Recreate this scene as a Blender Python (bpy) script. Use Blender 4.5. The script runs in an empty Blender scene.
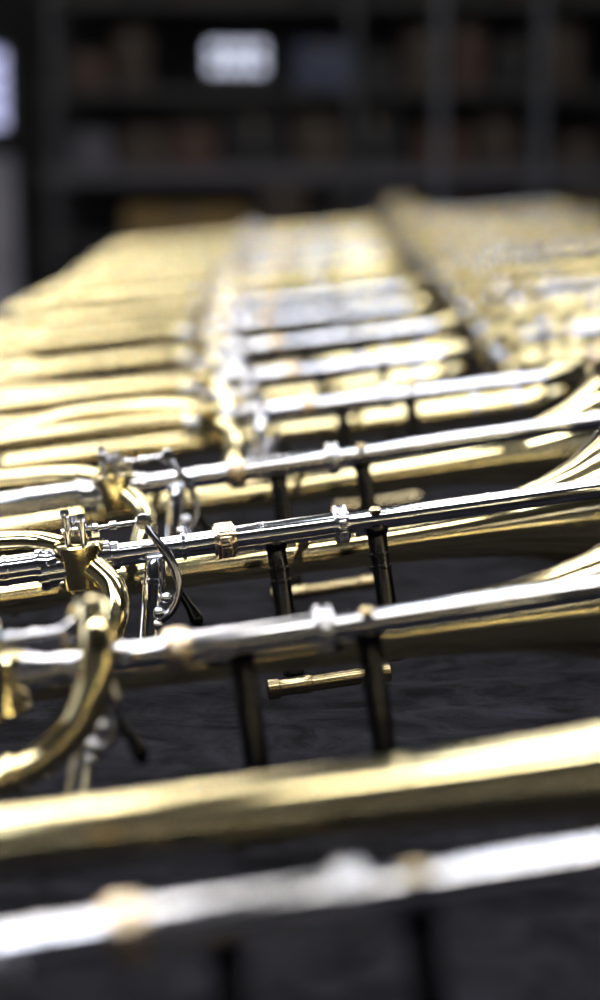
import bpy, math, random
from mathutils import Vector, Matrix, noise
random.seed(7)
SC = bpy.context.scene
COL = SC.collection
SC.view_settings.view_transform = 'Standard'

# ------------------------------------------------------------------ materials
def new_mat(name):
    m = bpy.data.materials.new(name); m.use_nodes = True
    nt = m.node_tree; b = nt.nodes['Principled BSDF']
    return m, nt, b

def metal(name, col, rough, var=0.05, bump=0.0, col2=None):
    m, nt, b = new_mat(name)
    b.inputs['Metallic'].default_value = 1.0
    tc = nt.nodes.new('ShaderNodeTexCoord')
    n = nt.nodes.new('ShaderNodeTexNoise'); n.inputs['Scale'].default_value = 35; n.inputs['Detail'].default_value = 4
    nt.links.new(tc.outputs['Object'], n.inputs['Vector'])
    r = nt.nodes.new('ShaderNodeMapRange')
    r.inputs['To Min'].default_value = max(0.02, rough-var); r.inputs['To Max'].default_value = rough+var
    nt.links.new(n.outputs['Fac'], r.inputs['Value']); nt.links.new(r.outputs['Result'], b.inputs['Roughness'])
    cr = nt.nodes.new('ShaderNodeValToRGB')
    c2 = col2 or [c*0.96 for c in col]
    cr.color_ramp.elements[0].position = .3; cr.color_ramp.elements[1].position = .7
    cr.color_ramp.elements[0].color = (*c2, 1); cr.color_ramp.elements[1].color = (*col, 1)
    n2 = nt.nodes.new('ShaderNodeTexNoise'); n2.inputs['Scale'].default_value = 9
    nt.links.new(tc.outputs['Object'], n2.inputs['Vector'])
    nt.links.new(n2.outputs['Fac'], cr.inputs['Fac']); nt.links.new(cr.outputs['Color'], b.inputs['Base Color'])
    return m

BRASS = metal('lacquered_brass', (.93, .79, .45), .105, .005)
BRASSD = metal('dark_brass', (.42, .34, .20), .2, .05)  # darker, rougher brass for the lower tube and brace cap
NICKEL = metal('nickel_silver', (.86, .86, .91), .105, .005)
COPPER = metal('rose_brass', (.90, .74, .54), .2, .04)
DARK = metal('chrome_dark_reflection', (.035, .034, .037), .22, .05)  # dark reflections on the brace posts, put into the base colour

def matte(name, c1, c2, scale=6, rough=.8, bump=0.2):
    m, nt, b = new_mat(name)
    tc = nt.nodes.new('ShaderNodeTexCoord')
    n = nt.nodes.new('ShaderNodeTexNoise'); n.inputs['Scale'].default_value = scale; n.inputs['Detail'].default_value = 6
    nt.links.new(tc.outputs['Object'], n.inputs['Vector'])
    cr = nt.nodes.new('ShaderNodeValToRGB')
    cr.color_ramp.elements[0].position = .35; cr.color_ramp.elements[1].position = .65
    cr.color_ramp.elements[0].color = (*c1, 1); cr.color_ramp.elements[1].color = (*c2, 1)
    nt.links.new(n.outputs['Fac'], cr.inputs['Fac']); nt.links.new(cr.outputs['Color'], b.inputs['Base Color'])
    b.inputs['Roughness'].default_value = rough
    bp = nt.nodes.new('ShaderNodeBump'); bp.inputs['Strength'].default_value = bump; bp.inputs['Distance'].default_value = .004
    nt.links.new(n.outputs['Fac'], bp.inputs['Height']); nt.links.new(bp.outputs['Normal'], b.inputs['Normal'])
    return m

def emis(name, col, s):
    m, nt, b = new_mat(name)
    b.inputs['Base Color'].default_value = (*col, 1)
    b.inputs['Emission Color'].default_value = (*col, 1); b.inputs['Emission Strength'].default_value = s
    return m

def cloth_mat():
    m, nt, b = new_mat('charcoal_felt')
    tc = nt.nodes.new('ShaderNodeTexCoord')
    mp = nt.nodes.new('ShaderNodeMapping'); mp.inputs['Scale'].default_value = (14, 19, 10); mp.inputs['Rotation'].default_value = (0, 0, .5)
    nt.links.new(tc.outputs['Object'], mp.inputs['Vector'])
    n = nt.nodes.new('ShaderNodeTexNoise'); n.inputs['Scale'].default_value = 1.4; n.inputs['Detail'].default_value = 10; n.inputs['Roughness'].default_value = .74
    n.inputs['Distortion'].default_value = 1.2
    nt.links.new(mp.outputs['Vector'], n.inputs['Vector'])
    n2 = nt.nodes.new('ShaderNodeTexNoise'); n2.inputs['Scale'].default_value = 700; n2.inputs['Detail'].default_value = 2
    nt.links.new(tc.outputs['Object'], n2.inputs['Vector'])
    mx = nt.nodes.new('ShaderNodeMath'); mx.operation = 'MULTIPLY_ADD'; mx.inputs[1].default_value = .25
    nt.links.new(n2.outputs['Fac'], mx.inputs[0]); nt.links.new(n.outputs['Fac'], mx.inputs[2])
    cr = nt.nodes.new('ShaderNodeValToRGB')
    cr.color_ramp.elements[0].position = .50; cr.color_ramp.elements[0].color = (.0026, .0026, .0038, 1)
    cr.color_ramp.elements[1].position = .80; cr.color_ramp.elements[1].color = (.024, .023, .031, 1)
    nt.links.new(mx.outputs[0], cr.inputs['Fac']); nt.links.new(cr.outputs['Color'], b.inputs['Base Color'])
    b.inputs['Roughness'].default_value = .95
    b.inputs['Specular IOR Level'].default_value = .08
    bp = nt.nodes.new('ShaderNodeBump'); bp.inputs['Strength'].default_value = .8; bp.inputs['Distance'].default_value = .007
    nt.links.new(mx.outputs[0], bp.inputs['Height']); nt.links.new(bp.outputs['Normal'], b.inputs['Normal'])
    return m

# ------------------------------------------------------------------ mesh builder
class MB:
    def __init__(s): s.v = []; s.f = []; s.m = []; s.mats = []
    def mi(s, mat):
        if mat not in s.mats: s.mats.append(mat)
        return s.mats.index(mat)
    def sweep(s, pts, rad, mat, n=24, smooth=0, cap=True, knurl=0, kamp=0.0):
        pts = [Vector(p) for p in pts]
        if not hasattr(rad, '__len__'): rad = [rad]*len(pts)
        rad = list(rad)
        if smooth:
            P = []; R = []
            N = len(pts)
            for i in range(N-1):
                p0 = pts[max(i-1, 0)]; p1 = pts[i]; p2 = pts[i+1]; p3 = pts[min(i+2, N-1)]
                for k in range(smooth):
                    t = k/smooth
                    q = .5*((2*p1)+(p2-p0)*t+(2*p0-5*p1+4*p2-p3)*t*t+(3*p1-p0-3*p2+p3)*t**3)
                    P.append(q); R.append(rad[i]*(1-t)+rad[i+1]*t)
            P.append(pts[-1]); R.append(rad[-1]); pts, rad = P, R
        mi = s.mi(mat); base = len(s.v); N = len(pts)
        tang = []
        for i in range(N):
            a = pts[max(i-1, 0)]; b = pts[min(i+1, N-1)]
            t = b-a
            if t.length < 1e-9: t = tang[-1] if tang else (pts[-1]-pts[0])
            tang.append(t.normalized())
        t0 = tang[0]
        up = Vector((0, 0, 1)) if abs(t0.z) < .9 else Vector((0, 1, 0))
        nrm = (up-t0*up.dot(t0)).normalized()
        for i in range(N):
            t = tang[i]; nrm = (nrm-t*nrm.dot(t)).normalized(); bi = t.cross(nrm)
            for k in range(n):
                a = 2*math.pi*k/n
                r = rad[i]
                if knurl: r *= 1+kamp*math.cos(a*knurl)
                s.v.append(pts[i]+nrm*math.cos(a)*r+bi*math.sin(a)*r)
        for i in range(N-1):
            for k in range(n):
                k2 = (k+1) % n
                s.f.append((base+i*n+k, base+i*n+k2, base+(i+1)*n+k2, base+(i+1)*n+k)); s.m.append(mi)
        if cap:
            s.f.append(tuple(base+k for k in reversed(range(n)))); s.m.append(mi)
            s.f.append(tuple(base+(N-1)*n+k for k in range(n))); s.m.append(mi)
    def lathe(s, o, d, prof, mat, n=24, **kw):
        o = Vector(o); d = Vector(d).normalized()
        s.sweep([o+d*a for a, r in prof], [r for a, r in prof], mat, n, **kw)
    def ball(s, c, r, mat, n=14):
        c = Vector(c); pr = []
        for i in range(9):
            a = math.pi*i/8
            pr.append((-r*math.cos(a), max(1e-5, r*math.sin(a))))
        s.lathe(c, (0, 0, 1), pr, mat, n, cap=False)
    def box(s, c, sz, mat, rot=None, bev=0.0):
        mi = s.mi(mat); c = Vector(c); h = Vector(sz)/2
        R = rot or Matrix.Identity(3)
        b = min(bev, min(h)*.9)
        if b <= 0:
            base = len(s.v)
            for x in (-1, 1):
                for y in (-1, 1):
                    for z in (-1, 1):
                        s.v.append(c+R@Vector((x*h.x, y*h.y, z*h.z)))
            for f in ((0,1,3,2),(4,6,7,5),(0,4,5,1),(2,3,7,6),(0,2,6,4),(1,5,7,3)):
                s.f.append(tuple(base+i for i in f)); s.m.append(mi)
            return
        base = len(s.v)
        def ring(z, ix):
            x, y = h.x-ix, h.y-ix
            o = [(x-b*.6, -y), (x, -y+b*.6), (x, y-b*.6), (x-b*.6, y), (-x+b*.6, y), (-x, y-b*.6), (-x, -y+b*.6), (-x+b*.6, -y)]
            for p in o: s.v.append(c+R@Vector((p[0], p[1], z)))
        for z, ix in ((-h.z, b), (-h.z+b, 0), (h.z-b, 0), (h.z, b)): ring(z, ix)
        for i in range(3):
            for k in range(8):
                k2 = (k+1) % 8
                s.f.append((base+i*8+k, base+i*8+k2, base+(i+1)*8+k2, base+(i+1)*8+k)); s.m.append(mi)
        s.f.append(tuple(base+k for k in reversed(range(8)))); s.m.append(mi)
        s.f.append(tuple(base+24+k for k in range(8))); s.m.append(mi)
    def obj(s, name, parent=None, loc=(0, 0, 0), ang=35):
        me = bpy.data.meshes.new(name)
        me.from_pydata([tuple(v) for v in s.v], [], s.f)
        for m in s.mats: me.materials.append(m)
        me.polygons.foreach_set('material_index', s.m)
        me.polygons.foreach_set('use_smooth', [True]*len(s.f))
        me.update()
        try: me.set_sharp_from_angle(angle=math.radians(ang))
        except Exception: pass
        o = bpy.data.objects.new(name, me); COL.objects.link(o)
        o.location = loc
        if parent: o.parent = parent
        return o

def empty(name, loc, label, cat, group=None):
    e = bpy.data.objects.new(name, None); e.empty_display_size = .05
    COL.objects.link(e); e.location = loc
    e['label'] = label; e['category'] = cat
    if group: e['group'] = group
    return e

def tag(o, label, cat, group=None, kind=None):
    if label: o['label'] = label
    if cat: o['category'] = cat
    if group: o['group'] = group
    if kind: o['kind'] = kind
    return o

# ------------------------------------------------------------------ trombone
H = .105
def T(u, v, w): return (u, v, H+w)

def ferrule(parent, u, half, r, mat, label):
    m = MB(); L = half
    m.lathe(T(u-L, 0, 0), (1, 0, 0), [(0, r*.70), (.0003, r*.80), (L*.12, r*.84), (L*.2, r*.84), (L*.22, r*.97), (L*.30, r), (L*.5, r), (L*.56, r*.93)], mat, 64, cap=False)
    m.lathe(T(u-L, 0, 0), (1, 0, 0), [(L*.56, r*.93), (L*.62, r*.97), (L*1.38, r*.97), (L*1.44, r*.93)], mat, 120, knurl=30, kamp=.022, cap=False)
    m.lathe(T(u-L, 0, 0), (1, 0, 0), [(L*1.44, r*.93), (L*1.5, r), (L*1.70, r), (L*1.78, r*.97), (L*1.8, r*.84), (L*1.88, r*.84), (L*2-.0003, r*.80), (L*2, r*.70)], mat, 64, cap=False)
    o = m.obj('ferrule', parent, ang=50); o['label'] = label
    return o

metal_mid = metal('smoked_nickel', (.30, .30, .34), .14, .03)

def trombone(loc, yaw, tilt, variant='bell', crook='low', bell=(.1, -.04), bslope=0.0, label='', right_len=.40, left=True, ul=-.30, ret=True, braces=True, end=.245, inner=None, fshift=0.0, tube=None):
    e = empty('trombone', loc, label, 'trombone', 'trombones laid in rows on the table')
    e.rotation_euler = (0, -tilt, yaw)
    tm = tube or NICKEL
    m = MB()
    u0 = -.083 if left else -.07
    m.lathe(T(u0, 0, 0), (1, 0, 0), [(0, .009), (.006, .0093), (.0065, .0080), (-u0-.006, .0080), (-u0-.005, .0086), (-u0, .0086)], tm, 32)
    m.lathe(T(0, 0, 0), (1, 0, 0), [(0, .0088), (.022, .0088), (.0225, .0093), (.0245, .0093), (.025, .0088), (.0262, .0088), (.0266, .0093), (.028, .0093), (.0285, .0086), (.08, .0086)], tm, 32)
    if right_len > .2:
        m.lathe(T(.08, 0, 0), (1, 0, 0), [(0, .0072), (.102, .0072), (.1022, .0079), (.1045, .0079), (.1047, .0072), (right_len-.08, .0072)], tm, 32)
    else:
        m.lathe(T(.08, 0, 0), (1, 0, 0), [(0, .0072), (right_len-.08, .0072)], tm, 32)
    o = m.obj('slide_tube', e); o['label'] = 'polished nickel silver tube' if tm is NICKEL else 'polished brass tube'
    ferrule(e, 0, .0078, .0125, COPPER, 'knurled rose brass collar')
    ferrule(e, .08, .0055, .0132, NICKEL, 'knurled nickel collar')
    LV = -.022
    for u in (.034, .104):
        m = MB()
        m.lathe(T(u, 0, -.0072), (0, LV/.092, -1), [(-.003, .0082), (.0015, .0084), (.0035, .0072), (.006, .0066), (.016, .0066), (.0165, .0073), (.0185, .0073), (.019, .0066), (.0245, .0066), (.025, .0073), (.027, .0073), (.0275, .0066), (.084, .0066), (.0845, .0074), (.089, .0074), (.0905, .006)], DARK, 20)
        m.box(T(u-.004, 0, -.0085), (.022, .007, .0022), NICKEL, bev=.0008)
        if u > .1:
            m.lathe(T(u, -.004, .0062), (0, -.3, 1), [(0, .0042), (.0022, .004), (.0034, .002)], BRASSD, 16)
        o = m.obj('hand_brace', e); o['label'] = 'chrome brace post with dark reflections in its colour'
    m = MB()
    m.lathe(T(.013, LV-.012, -.0985), (1, 0, 0), [(0, .005), (.001, .0068), (.008, .0068), (.009, .0056), (.02, .0056), (.021, .0062), (.03, .0062), (.031, .0054), (.072, .0056), (.073, .0066), (.084, .0066), (.085, .004)], BRASSD, 24)
    o = m.obj('lower_tube', e); o['label'] = 'short dark brass lower tube with end collars'
    bv, bw = bell
    if not left: ul = -.05
    def B(a): return T(a, bv, bw+bslope*a)
    if variant == 'bell':
        m = MB()
        pr = [(ul, .0098), (-.2, .0102), (-.1, .0110), (0, .0122), (.07, .0138), (.13, .0158), (.17, .0182), (.20, .0212), (.225, .0255), (.25, .0320), (.272, .041), (.290, .053), (.306, .067), (.320, .082), (.331, .095), (.338, .103), (.3415, .1052), (.3430, .1048), (.3425, .1030)]
        pr = [(a+(fshift if a > .1 else 0), r) for a, r in pr]
        innr = [(a-.0006, r-.0012) for a, r in reversed(pr[2:-1])]
        m.sweep([B(a) for a, r in pr+innr], [r for a, r in pr+innr], BRASS, 64, cap=False)
        for a in (-.06, -.055, .12):
            k = .0114 if a < 0 else .0158
            m.lathe(B(a), (1, 0, bslope), [(0, k-.001), (.0008, k), (.0026, k), (.0034, k-.001)], BRASS, 40)
        m.obj('bell', e, ang=60)
    else:
        m = MB()
        uu = [ul, -.15, 0, .08, end-.05, end] if left else [ul, 0, .08, end-.05, end]
        pts = [T(a, bv, bw) for a in uu]+[T(end+.037, bv-.015, bw+.006), T(end+.055, .052, bw*.5), T(end+.040, .014, -.002), T(end+.007, 0, 0)]
        rr = [.0115, .0120, .0130, .0150, .0160, .0165][-len(uu):]+[.0165, .0155, .013, .0105]
        m.sweep(pts, rr, BRASS, 28, smooth=6)
        for a in (end-.045, end):
            m.lathe(T(a, bv, bw), (1, 0, 0), [(-.004, .0160), (-.003, .0182), (.003, .0182), (.004, .0165)], NICKEL, 32)
        m.obj('main_branch', e)
    for u in ((-.062, .060) if left else (.06,)) if braces else ():
        m = MB()
        a = Vector(T(u, .008, -.002)); b = Vector(T(u, bv-.009, bw+.002)); d = (b-a); L = d.length
        m.lathe(a, d, [(0, .006), (.002, .006), (.005, .0032), (L*.45, .003), (L*.47, .0048), (L*.53, .0048), (L*.55, .003), (L-.005, .0032), (L-.002, .007), (L, .007)], BRASS, 16)
        m.obj('cross_brace', e)
    if left:
        im = inner or NICKEL
        m = MB()
        if ul < -.30:
            m.lathe(T(ul, 0, 0), (1, 0, 0), [(0, .0098), (-.30-ul+.0001, .0098)], im, 32)
        x0 = max(ul, -.30)
        P = [(0, .0098), (.05, .0098), (.0505, .0108), (.054, .0108), (.0545, .0098), (.13, .0098), (.1305, .0110), (.136, .0110), (.1365, .0100), (.150, .0100), (.1505, .0108), (.153, .0108), (.1535, .0100), (.172, .0100), (.1725, .0114), (.178, .0114), (.180, .0102), (.186, .0102)]
        P = [(-.30+a, r) for a, r in P if -.30+a >= x0-1e-6]
        m.lathe(T(0, 0, 0), (1, 0, 0), P, im, 32)
        o = m.obj('inner_slide', e)
        o['label'] = 'nickel silver tube with narrow bands' if im is NICKEL else 'brass tube with narrow bands'
        m = MB()
        yl, zl = B(ul)[1], B(ul)[2]-H
        pts = [T(ul+.038, 0, 0), T(ul, 0, 0)]
        for i in range(1, 8):
            a = math.pi*i/8; f = (1-math.cos(a))/2
            pts.append(T(ul-.045*math.sin(a), yl*f, zl*f))
        pts += [T(ul, yl, zl), B(ul+.05)]
        m.sweep(pts, .0122, BRASS, 28, smooth=3)
        for v2, w2 in ((0, 0), (yl, zl)):
            m.lathe(T(ul+.038, v2, w2), (1, 0, 0), [(-.004, .0122), (-.003, .0134), (.003, .0134), (.004, .0122)], BRASS, 32)
        m.obj('tuning_slide', e)
        sh = (ul+.30)
        if crook == 'low':
            pts = [T(-.090, -.012, -.004), T(-.080, -.024, -.016), T(-.081, -.036, -.032), T(-.092, -.044, -.049), T(-.114, -.049, -.060), T(-.146, -.051, -.067), T(-.19, -.051, -.068), T(-.235+sh, -.046, -.066), T(-.258+sh, -.036, -.062)]
            if ret: pts += [T(-.272+sh, -.012, -.056), T(-.268+sh, .018, -.040), T(-.245+sh, .036, -.012), T(-.21+sh*.7, .040, .010), T(-.17, .038, .012), T(-.128, .030, .010), T(-.108, .016, .006)]
            else: pts = pts[:7]+[T(-.25, -.047, -.064), T(ul+.08, -.046, -.058), T(ul+.03, -.036, -.048), T(ul+.02, -.020, -.030), T(ul+.05, -.004, -.012)]
        elif crook == 'high':
            pts = [T(-.052, .020, .008), T(-.046, .008, .024), T(-.043, -.012, .032), T(-.041, -.030, .030), T(-.043, -.040, .018), T(-.047, -.045, .000), T(-.057, -.047, -.018), T(-.074, -.048, -.032), T(-.094, -.048, -.040), T(-.13, -.048, -.047), T(-.19, -.048, -.050), T(-.235, -.040, -.046), T(-.262, -.015, -.042), T(-.258, .018, -.034), T(-.235, .036, -.010), T(-.21, .040, .010), T(-.17, .038, .016), T(-.128, .030, .014), T(-.108, .016, .008)]
        else: pts = None
        if pts:
            m = MB()
            m.sweep(pts, .0088, BRASS, 28, smooth=6)
            for i in ((5, 6) if crook == 'low' else (3, 8)):
                p = Vector(pts[i]); d = (Vector(pts[i+1])-Vector(pts[i-1])).normalized()
                m.lathe(p, d, [(-.004, .009), (-.003, .0110), (.003, .0110), (.004, .009)], BRASS, 28)
            m.obj('valve_loop', e)
        vc = Vector(T(-.098, 0, -.004))
        m = MB()
        m.lathe(vc-Vector((0, 0, .019)), (0, 0, 1), [(0, .006), (.002, .0125), (.004, .0172), (.006, .0176), (.0065, .0160), (.030, .0160), (.0305, .0178), (.0345, .0178), (.0355, .0165)], BRASS, 48)
        m.lathe(vc, (-1, 0, 0), [(.010, .0115), (.022, .0115), (.0225, .0128), (.027, .0128), (.028, .0105)], NICKEL, 32)
        m.lathe(vc+Vector((0, 0, .004)), (1, 0, 0), [(.010, .0115), (.020, .0112), (.021, .0098), (.026, .0096)], NICKEL, 32)
        rv = m.obj('rotary_valve', e)
        m = MB()
        m.lathe(vc+Vector((0, 0, .0155)), (0, 0, 1), [(0, .0166), (.0008, .0166), (.0014, .0142), (.0016, .008), (.003, .0072), (.0065, .0068), (.007, .004), (.009, .0036)], BRASS, 40)
        o = m.obj('valve_cap', rv)
        m = MB()
        for du, dv, hh, r in ((-.0065, -.006, .024, .0034), (.0035, -.009, .020, .0032), (-.001, .006, .017, .0030)):
            m.lathe(vc+Vector((du, dv, .0165)), (0, 0, 1), [(0, r*.7), (hh*.5, r*.7), (hh*.52, r), (hh*.8, r), (hh*.84, r*.75), (hh*.9, r*1.05), (hh, r*.9)], NICKEL, 16)
        m.box(vc+Vector((0, -.006, .0265)), (.022, .006, .003), NICKEL, bev=.0008)
        m.box(vc+Vector((.012, -.006, .024)), (.006, .006, .009), NICKEL, bev=.0008)
        o = m.obj('stop_arm', rv); o['label'] = 'nickel stop arm with screws'
        m = MB()
        a = vc+Vector((.012, -.008, .026)); b = Vector(T(-.054, -.016, .024))
        d = b-a; L = d.length
        m.lathe(a, d, [(0, .0016), (L*.3, .0016), (L*.32, .003), (L*.45, .003), (L*.47, .0016), (L, .0016)], NICKEL, 12)
        m.ball(a, .0035, NICKEL); m.ball(b, .0048, NICKEL)
        m.lathe(b+Vector((0, -.005, 0)), (0, 1, 0), [(0, .0052), (.001, .0058), (.003, .0058), (.004, .0050), (.010, .0046), (.011, .003)], NICKEL, 20)
        pts = [b, T(-.049, -.022, .014), T(-.041, -.026, .000), T(-.037, -.028, -.014), T(-.038, -.030, -.026), T(-.044, -.031, -.036), T(-.052, -.031, -.040)]
        m.sweep(pts, [.0026, .0028, .0034, .0032, .0028, .0028, .004], metal_mid, 14, smooth=5)
        m.sweep([T(-.038, -.029, -.022), T(-.032, -.030, -.034), T(-.028, -.031, -.044), T(-.027, -.031, -.050)], [.002, .003, .0048, .002], DARK, 14, smooth=5)
        for q in ((-.052, -.031, -.036), (-.054, -.031, -.044), (-.046, -.026, -.028)):
            m.ball(T(*q), .0042, NICKEL)
        o = m.obj('thumb_lever', e); o['label'] = 'curved nickel thumb lever with linkage rod'
        m = MB()
        a = Vector(T(-.049, -.012, -.006)); b = Vector(T(-.066, -.038, -.075)); d = b-a; L = d.length
        m.lathe(a, d, [(-.002, .0060), (.002, .0074), (.012, .0074), (.0125, .0082), (.0155, .0082), (.016, .0072), (L-.006, .0072), (L-.005, .0084), (L, .0084), (L+.001, .005)], NICKEL, 24)
        o = m.obj('support_tube', e); o['label'] = 'slanted nickel tube'
        m = MB()
        m.lathe(T(-.030, 0, 0), (1, 0, 0), [(0, .0080), (.0006, .0092), (.003, .0092), (.0036, .0080)], NICKEL, 28)
        m.obj('tube_ring', e)
    else:
        m = MB()
        pts = [T(-.05, bv, bw), T(-.085, bv-.01, bw+.004), T(-.104, .05, bw*.5), T(-.09, .012, -.002), T(-.062, 0, 0)]
        m.sweep(pts, .0115, BRASS, 24, smooth=6)
        m.obj('end_bow', e)
        m = MB()
        for i, (x, hh) in enumerate(((-.115, .014), (-.118, .044), (-.092, .062), (-.090, .030), (-.064, .046), (-.062, .016), (-.038, .060), (-.036, .032), (-.100, -.012), (-.072, -.016))):
            y = -.008-.005*(i % 3)
            z0 = -.02
            m.lathe(T(x, y+.008, z0), (0, -.008, hh-z0), [(0, .0020), (Vector((0, -.008, hh-z0)).length, .0018)], DARK, 8)
            m.ball(T(x, y, hh), .0080, BRASS if i % 4 else NICKEL, 14)
        m.obj('valve_screws', e)['label'] = 'cluster of brass knobs and screws'
    return e

def copy_tree(src, loc, yaw, tilt, label=None):
    def rec(o, par):
        c = o.copy(); COL.objects.link(c)
        if par is not None: c.parent = par
        for ch in list(o.children): rec(ch, c)
        return c
    c = rec(src, None)
    c.location = loc; c.rotation_euler = (0, -tilt, yaw)
    if label: c['label'] = label
    return c

D = math.radians
TL = D(6.3); YW = D(9)
sx = H*math.sin(TL)
tA = trombone((-.062+sx, .706, .001), D(9), D(5.7), bell=(.112, .000), bslope=-.035, crook='none', braces=False, fshift=.02, label='polished brass and nickel trombone beside the table end')
tB = trombone((-.066+sx, 1.108, .001), YW, TL, bell=(.1, -.034), bslope=-.01, crook='high', braces=False, fshift=.008, label='brass trombone with large raised valve loop')
tC = trombone((-.051+sx, 1.411, .001), YW, TL, label='brass trombone with rotary valve, thumb lever and knurled collars')
tD = trombone((-.052+sx, 1.694, .001), D(9.5), D(6.6), fshift=.035, label='brass trombone with flaring bell behind nickel slide tube')
LB = 'brass trombone body with curved bow joining its nickel tube'
tE = trombone((.006+sx, 2.09, .001), YW, D(5.6), variant='bow', label=LB, right_len=.245, end=.235, ul=-.36, inner=BRASS)
tF = trombone((.0, 2.37, .001), YW, D(5.6), variant='bow', label=LB, right_len=.19, end=.165, ul=-.42, ret=False, inner=BRASS)
SP = .315
Y0R = 2.67
tG = trombone((-.02, Y0R, .001), YW, D(5.6), variant='bow', bell=(.085, -.046), label=LB, right_len=.22, end=.198, ul=-.42, ret=False, braces=False, inner=BRASS)
LH = 'all-brass trombone body with curved end bow'
tH = None
d = Y0R
i = 0
while d < 5.25:
    d += SP; i += 1
    loc = (-.028+max(0, d-3.9)*.008+random.uniform(-.018, .004), d+random.uniform(-.006, .006), .001)
    yy = D(9+random.uniform(-.8, .8)); tt = D(5.6+random.uniform(-.9, .9))
    if i < 3 or i in (5, 7): copy_tree(tG, loc, yy, tt, LB)
    elif tH is None:
        tH = trombone(loc, yy, tt, variant='bow', bell=(.085, -.046), label=LH, right_len=.22, end=.198, ul=-.42, ret=False, braces=False, inner=BRASS, tube=BRASS)
    else: copy_tree(tH, loc, yy, tt, LH)
LR = 'brass trombone section with knob cluster and long tubes'
tR = trombone((.358, Y0R+.16-SP, .001), YW, D(4.6), variant='bow', left=False, right_len=.41, end=.40, label=LR, tube=BRASS)
LN = 'trombone section with knob cluster and nickel tube'
tN = trombone((.360, Y0R+.16, .001), YW, D(4.8), variant='bow', left=False, right_len=.41, end=.40, label=LN)
d = Y0R+.16; i = 0
while d < 6.1:
    d += SP; i += 1
    copy_tree(tN if i % 3 == 2 else tR, (.360+random.uniform(-.004, .012), d, .001), D(9+random.uniform(-.8, .8)), D(4.6+random.uniform(-.5, .5)), LN if i % 3 == 2 else LR)

# ------------------------------------------------------------------ table and cloth
cl = cloth_mat()
X0, X1, Y0, Y1 = -.54, 1.50, .15, 7.0
nx, ny = 150, 420
vs = []; fs = []
for j in range(ny+1):
    y = Y0+(Y1-Y0)*j/ny
    for i in range(nx+1):
        x = X0+(X1-X0)*i/nx
        z = noise.noise(Vector((x*5, y*16, 0)))*.6+noise.noise(Vector((x*14, y*45, 3)))*.4
        vs.append((x, y, -.0045+.0040*z))
for j in range(ny):
    for i in range(nx):
        a = j*(nx+1)+i; fs.append((a, a+1, a+nx+2, a+nx+1))
loop = [i for i in range(nx+1)]+[(j)*(nx+1)+nx for j in range(1, ny+1)]+[ny*(nx+1)+i for i in range(nx-1, -1, -1)]+[j*(nx+1) for j in range(ny-1, 0, -1)]
prev = loop
for lvl, (out, zz) in enumerate(((.006, -.012), (.012, -.12), (.016, -.30), (.02, -.48))):
    cur = []
    for n_, idx in enumerate(loop):
        x, y, z = vs[idx]
        ox = -1 if x <= X0+1e-6 else (1 if x >= X1-1e-6 else 0)
        oy = -1 if y <= Y0+1e-6 else (1 if y >= Y1-1e-6 else 0)
        w = 0 if lvl == 0 else .012*math.sin((x+y)*22)*lvl/2
        cur.append(len(vs)); vs.append((x+ox*(out+abs(w)), y+oy*(out+abs(w)), zz))
    for n_ in range(len(loop)):
        m_ = (n_+1) % len(loop)
        fs.append((prev[n_], cur[n_], cur[m_], prev[m_]))
    prev = cur
me = bpy.data.meshes.new('table_cloth'); me.from_pydata(vs, [], fs); me.materials.append(cl)
me.polygons.foreach_set('use_smooth', [True]*len(fs)); me.update()
o = bpy.data.objects.new('table_cloth', me); COL.objects.link(o)
tag(o, 'dark charcoal wrinkled cloth covering the long table', 'tablecloth')
wood = matte('dark_wood', (.05, .03, .018), (.09, .055, .03), 12, .6)
te = empty('table', (.48, 3.575, -.75), 'long dark wooden table under the cloth', 'table')
m = MB(); m.box((0, 0, .722), (2.0, 6.81, .034), wood, bev=.004); m.obj('table_top', te)
for x in (-.93, .93):
    for y in (-3.25, 0, 3.25):
        m = MB(); m.box((x, y, .3525), (.07, .07, .705), wood, bev=.005); m.obj('leg', te)

# ------------------------------------------------------------------ room
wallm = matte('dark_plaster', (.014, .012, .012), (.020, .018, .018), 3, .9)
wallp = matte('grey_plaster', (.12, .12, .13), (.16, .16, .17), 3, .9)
floorm = matte('dark_floor', (.03, .028, .028), (.06, .055, .055), 3, .5)
ceilm = matte('grey_ceiling', (.12, .12, .13), (.15, .15, .16), 3, .9)
def slab(name, c, s, mat):
    m = MB(); m.box(c, s, mat); o = m.obj(name); o['kind'] = 'structure'; return o
slab('floor', (.4, 3.7, -.80), (7.4, 12, .1), floorm)
slab('ceiling', (.4, 3.7, 2.10), (7.4, 12, .1), ceilm)
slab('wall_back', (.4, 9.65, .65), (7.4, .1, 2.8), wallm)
slab('wall_front', (.4, -2.25, .65), (7.4, .1, 2.8), wallp)
slab('wall_left', (-3.25, 3.7, .65), (.1, 11.8, 2.8), wallp)
slab('wall_right', (4.05, 3.7, .65), (.1, 11.8, 2.8), wallp)

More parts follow.
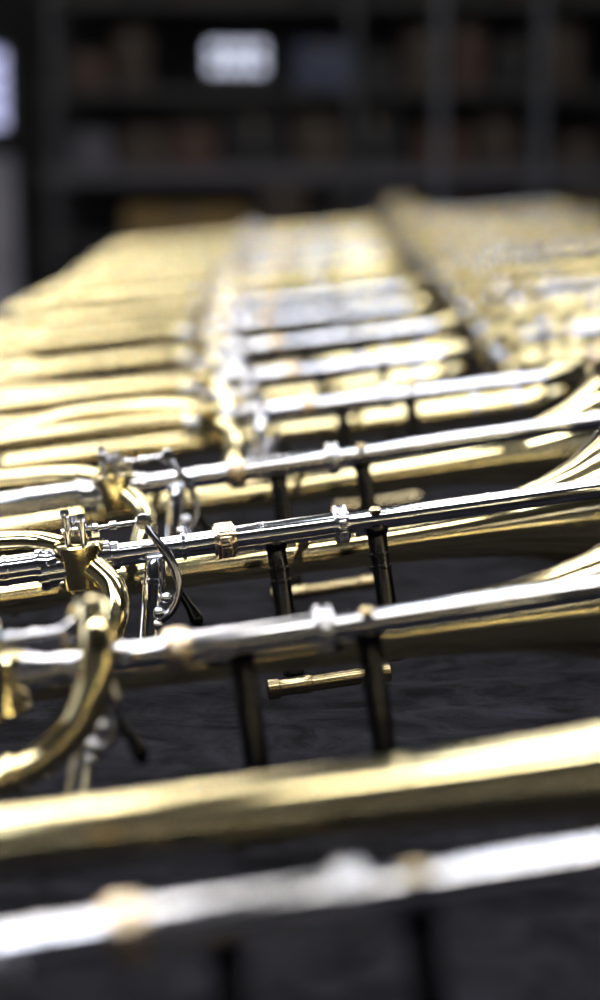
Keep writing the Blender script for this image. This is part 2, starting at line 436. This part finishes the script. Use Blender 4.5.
winE = emis('window_daylight', (.78, .82, 1.0), 1.5)
frm = matte('painted_frame', (.10, .10, .13), (.14, .14, .18), 8, .5)
def window(name, cx, y, cz, w, h, em, nxp=2, nyp=2, t=.02):
    m = MB(); m.box((cx, y, cz), (w, .01, h), em)
    for z in (cz-h/2, cz+h/2): m.box((cx, y-.012, z), (w+t, .03, t), frm)
    for i in range(nxp+1): m.box((cx-w/2+w*i/nxp, y-.013, cz), (t, .032, h), frm)
    for j in range(1, nyp): m.box((cx, y-.014, cz-h/2+h*j/nyp), (w, .03, t), frm)
    o = m.obj(name); o['kind'] = 'structure'; return o
window('window_1', -.28, 9.59, .655, .26, .14, winE, 4, 2, .022)
window('window_2', -1.40, 9.59, .52, .20, .34, emis('window_glow', (.62, .64, 1.0), 1.3), 1, 4)
doorm = matte('pale_lavender_paint', (.36, .35, .42), (.46, .44, .52), 3, .5)
m = MB(); m.box((-1.52, 9.57, -.26), (.5, .05, .96), doorm, bev=.01)
for z in (-.5, -.02): m.box((-1.52, 9.54, z), (.36, .02, .36), doorm, bev=.008)
m.lathe((-1.34, 9.54, -.25), (0, -1, 0), [(0, .02), (.02, .012), (.035, .026), (.05, .012)], NICKEL, 16)
o = m.obj('door_1'); o['kind'] = 'structure'

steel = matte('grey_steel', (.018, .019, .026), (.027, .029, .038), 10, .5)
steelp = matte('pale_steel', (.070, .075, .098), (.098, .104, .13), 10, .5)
shelfm = matte('shelf_board', (.012, .010, .010), (.017, .015, .015), 10, .6)
shelfp = matte('shelf_edge', (.050, .045, .056), (.060, .055, .070), 10, .6)
rk = empty('shelving_rack', (0, 9.0, -.75), 'tall dark steel shelving rack against the wall', 'shelf')
for x in (-1.0, .22, .57, .98, 1.9):
    for y in (-.22, .22):
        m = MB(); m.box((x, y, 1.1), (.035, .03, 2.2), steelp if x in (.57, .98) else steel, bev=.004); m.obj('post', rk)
SH = (-.12, .17, .50, .86, 1.25)
for z in SH:
    m = MB(); m.box((.45, 0, z+.75), (3.0, .42, .025), shelfm, bev=.004)
    m.box((.45, -.205, z+.745), (3.0, .02, .04 if z != .17 else .07), shelfp if z == .17 else shelfm, bev=.003); m.obj('shelf_board', rk)
cols = {'brown': ((.034, .024, .017), (.054, .036, .025)), 'ochre': ((.17, .110, .042), (.23, .150, .055)),
        'dark': ((.010, .009, .010), (.015, .014, .016)), 'rust': ((.052, .027, .020), (.070, .036, .027)), 'grey': ((.07, .067, .084), (.10, .095, .118)), 'navy': ((.045, .054, .098), (.064, .076, .13))}
cm = {k: matte('carton_'+k, *v, 8, .8) for k, v in cols.items()}
tape = matte('packing_tape', (.08, .064, .045), (.12, .096, .07), 20, .4)
def carton(x, z, w, dp, h, c):
    e = empty('carton', (x, 8.98, z), '%s closed cardboard carton on a shelf' % {'navy': 'dark blue', 'dark': 'near-black', 'rust': 'rust-red'}.get(c, c), 'box', 'cartons on the shelving rack')
    m = MB(); m.box((0, 0, h*.5), (w, dp, h), cm[c], bev=.003); m.obj('carton_body', e)
    m = MB(); m.box((0, 0, h+.003), (w*1.02, dp*1.02, .006), cm[c], bev=.001); m.box((0, 0, h*.93), (w*1.02, dp*1.02, h*.14), cm[c], bev=.002); m.obj('lid', e)
    m = MB(); m.box((0, -dp*.512, h*.86), (w*.12, .002, h*.3), tape); m.obj('tape', e)
plan = {
 -.12: 'ochre brown dark grey brown rust dark brown navy dark brown',
 .17: 'grey brown rust dark brown dark rust brown dark brown',
 .50: 'rust brown dark navy brown navy dark brown rust dark brown',
 .86: 'brown dark rust brown dark dark brown dark rust brown dark'}
for z, s in plan.items():
    x = -.93
    for c in s.split():
        w = random.uniform(.13, .24); h = random.uniform(.12, .235)
        if x+w > 1.85: break
        if z == .50 and -.5 < x+w/2 < -.05:
            x += w+.03; continue
        if z == -.12 and c == 'ochre': w = .5; x = -.72
        carton(x+w/2, z+.014, w, .3, h, c)
        x += w+random.uniform(.02, .06)

# ------------------------------------------------------------------ lights
diff = emis('lamp_diffuser', (1.0, .97, .92), 28)
diffl = emis('lamp_diffuser_soft', (1.0, .97, .90), 20)
diffc = emis('lamp_diffuser_cool', (.88, .93, 1.0), 26)
hous = matte('lamp_housing', (.3, .3, .3), (.36, .36, .36), 10, .5)
def fixture(x, y, w, l, em):
    e = empty('ceiling_light', (x, y, 2.05), 'white strip light fixture fixed to the ceiling', 'ceiling light', 'strip lights on the ceiling')
    m = MB(); m.box((0, 0, -.03), (w+.06, l+.06, .06), hous, bev=.01); m.obj('housing', e)
    m = MB(); m.box((0, 0, -.067), (w, l, .014), em, bev=.004); m.obj('diffuser', e)
for y, l, em1, em2 in ((.35, .20, diffc, diffl), (1.5, .20, diff, diffc), (2.7, .20, diff, diffc), (4.3, .18, diff, diffl), (6.3, .18, diffl, diffl)):
    fixture(-.95, y, 1.45, l, em1); fixture(.72, y, 1.25, l, em2)
wl = emis('side_daylight', (.85, .9, 1.0), 4)
m = MB(); m.box((-3.19, 3.6, .8), (.01, 3.2, 1.3), wl)
for i in range(5): m.box((-3.17, 2.0+.8*i, .8), (.05, .06, 1.36), frm)
for z in (.15, .8, 1.45): m.box((-3.17, 3.6, z), (.05, 3.26, .06), frm)
o = m.obj('window_3'); o['kind'] = 'structure'

w = bpy.data.worlds.new('World'); SC.world = w; w.use_nodes = True
w.node_tree.nodes['Background'].inputs[0].default_value = (.5, .55, .7, 1)
w.node_tree.nodes['Background'].inputs[1].default_value = .03

# ------------------------------------------------------------------ camera
cam = bpy.data.cameras.new('camera'); co = bpy.data.objects.new('camera', cam); COL.objects.link(co)
co.location = (0, 0, .385); co.rotation_euler = (D(90-10.14), 0, 0)
cam.sensor_fit = 'HORIZONTAL'; cam.sensor_width = 24; cam.lens = 85
cam.clip_start = .02
cam.dof.use_dof = True; cam.dof.focus_distance = 1.425; cam.dof.aperture_fstop = 3.1
SC.camera = co
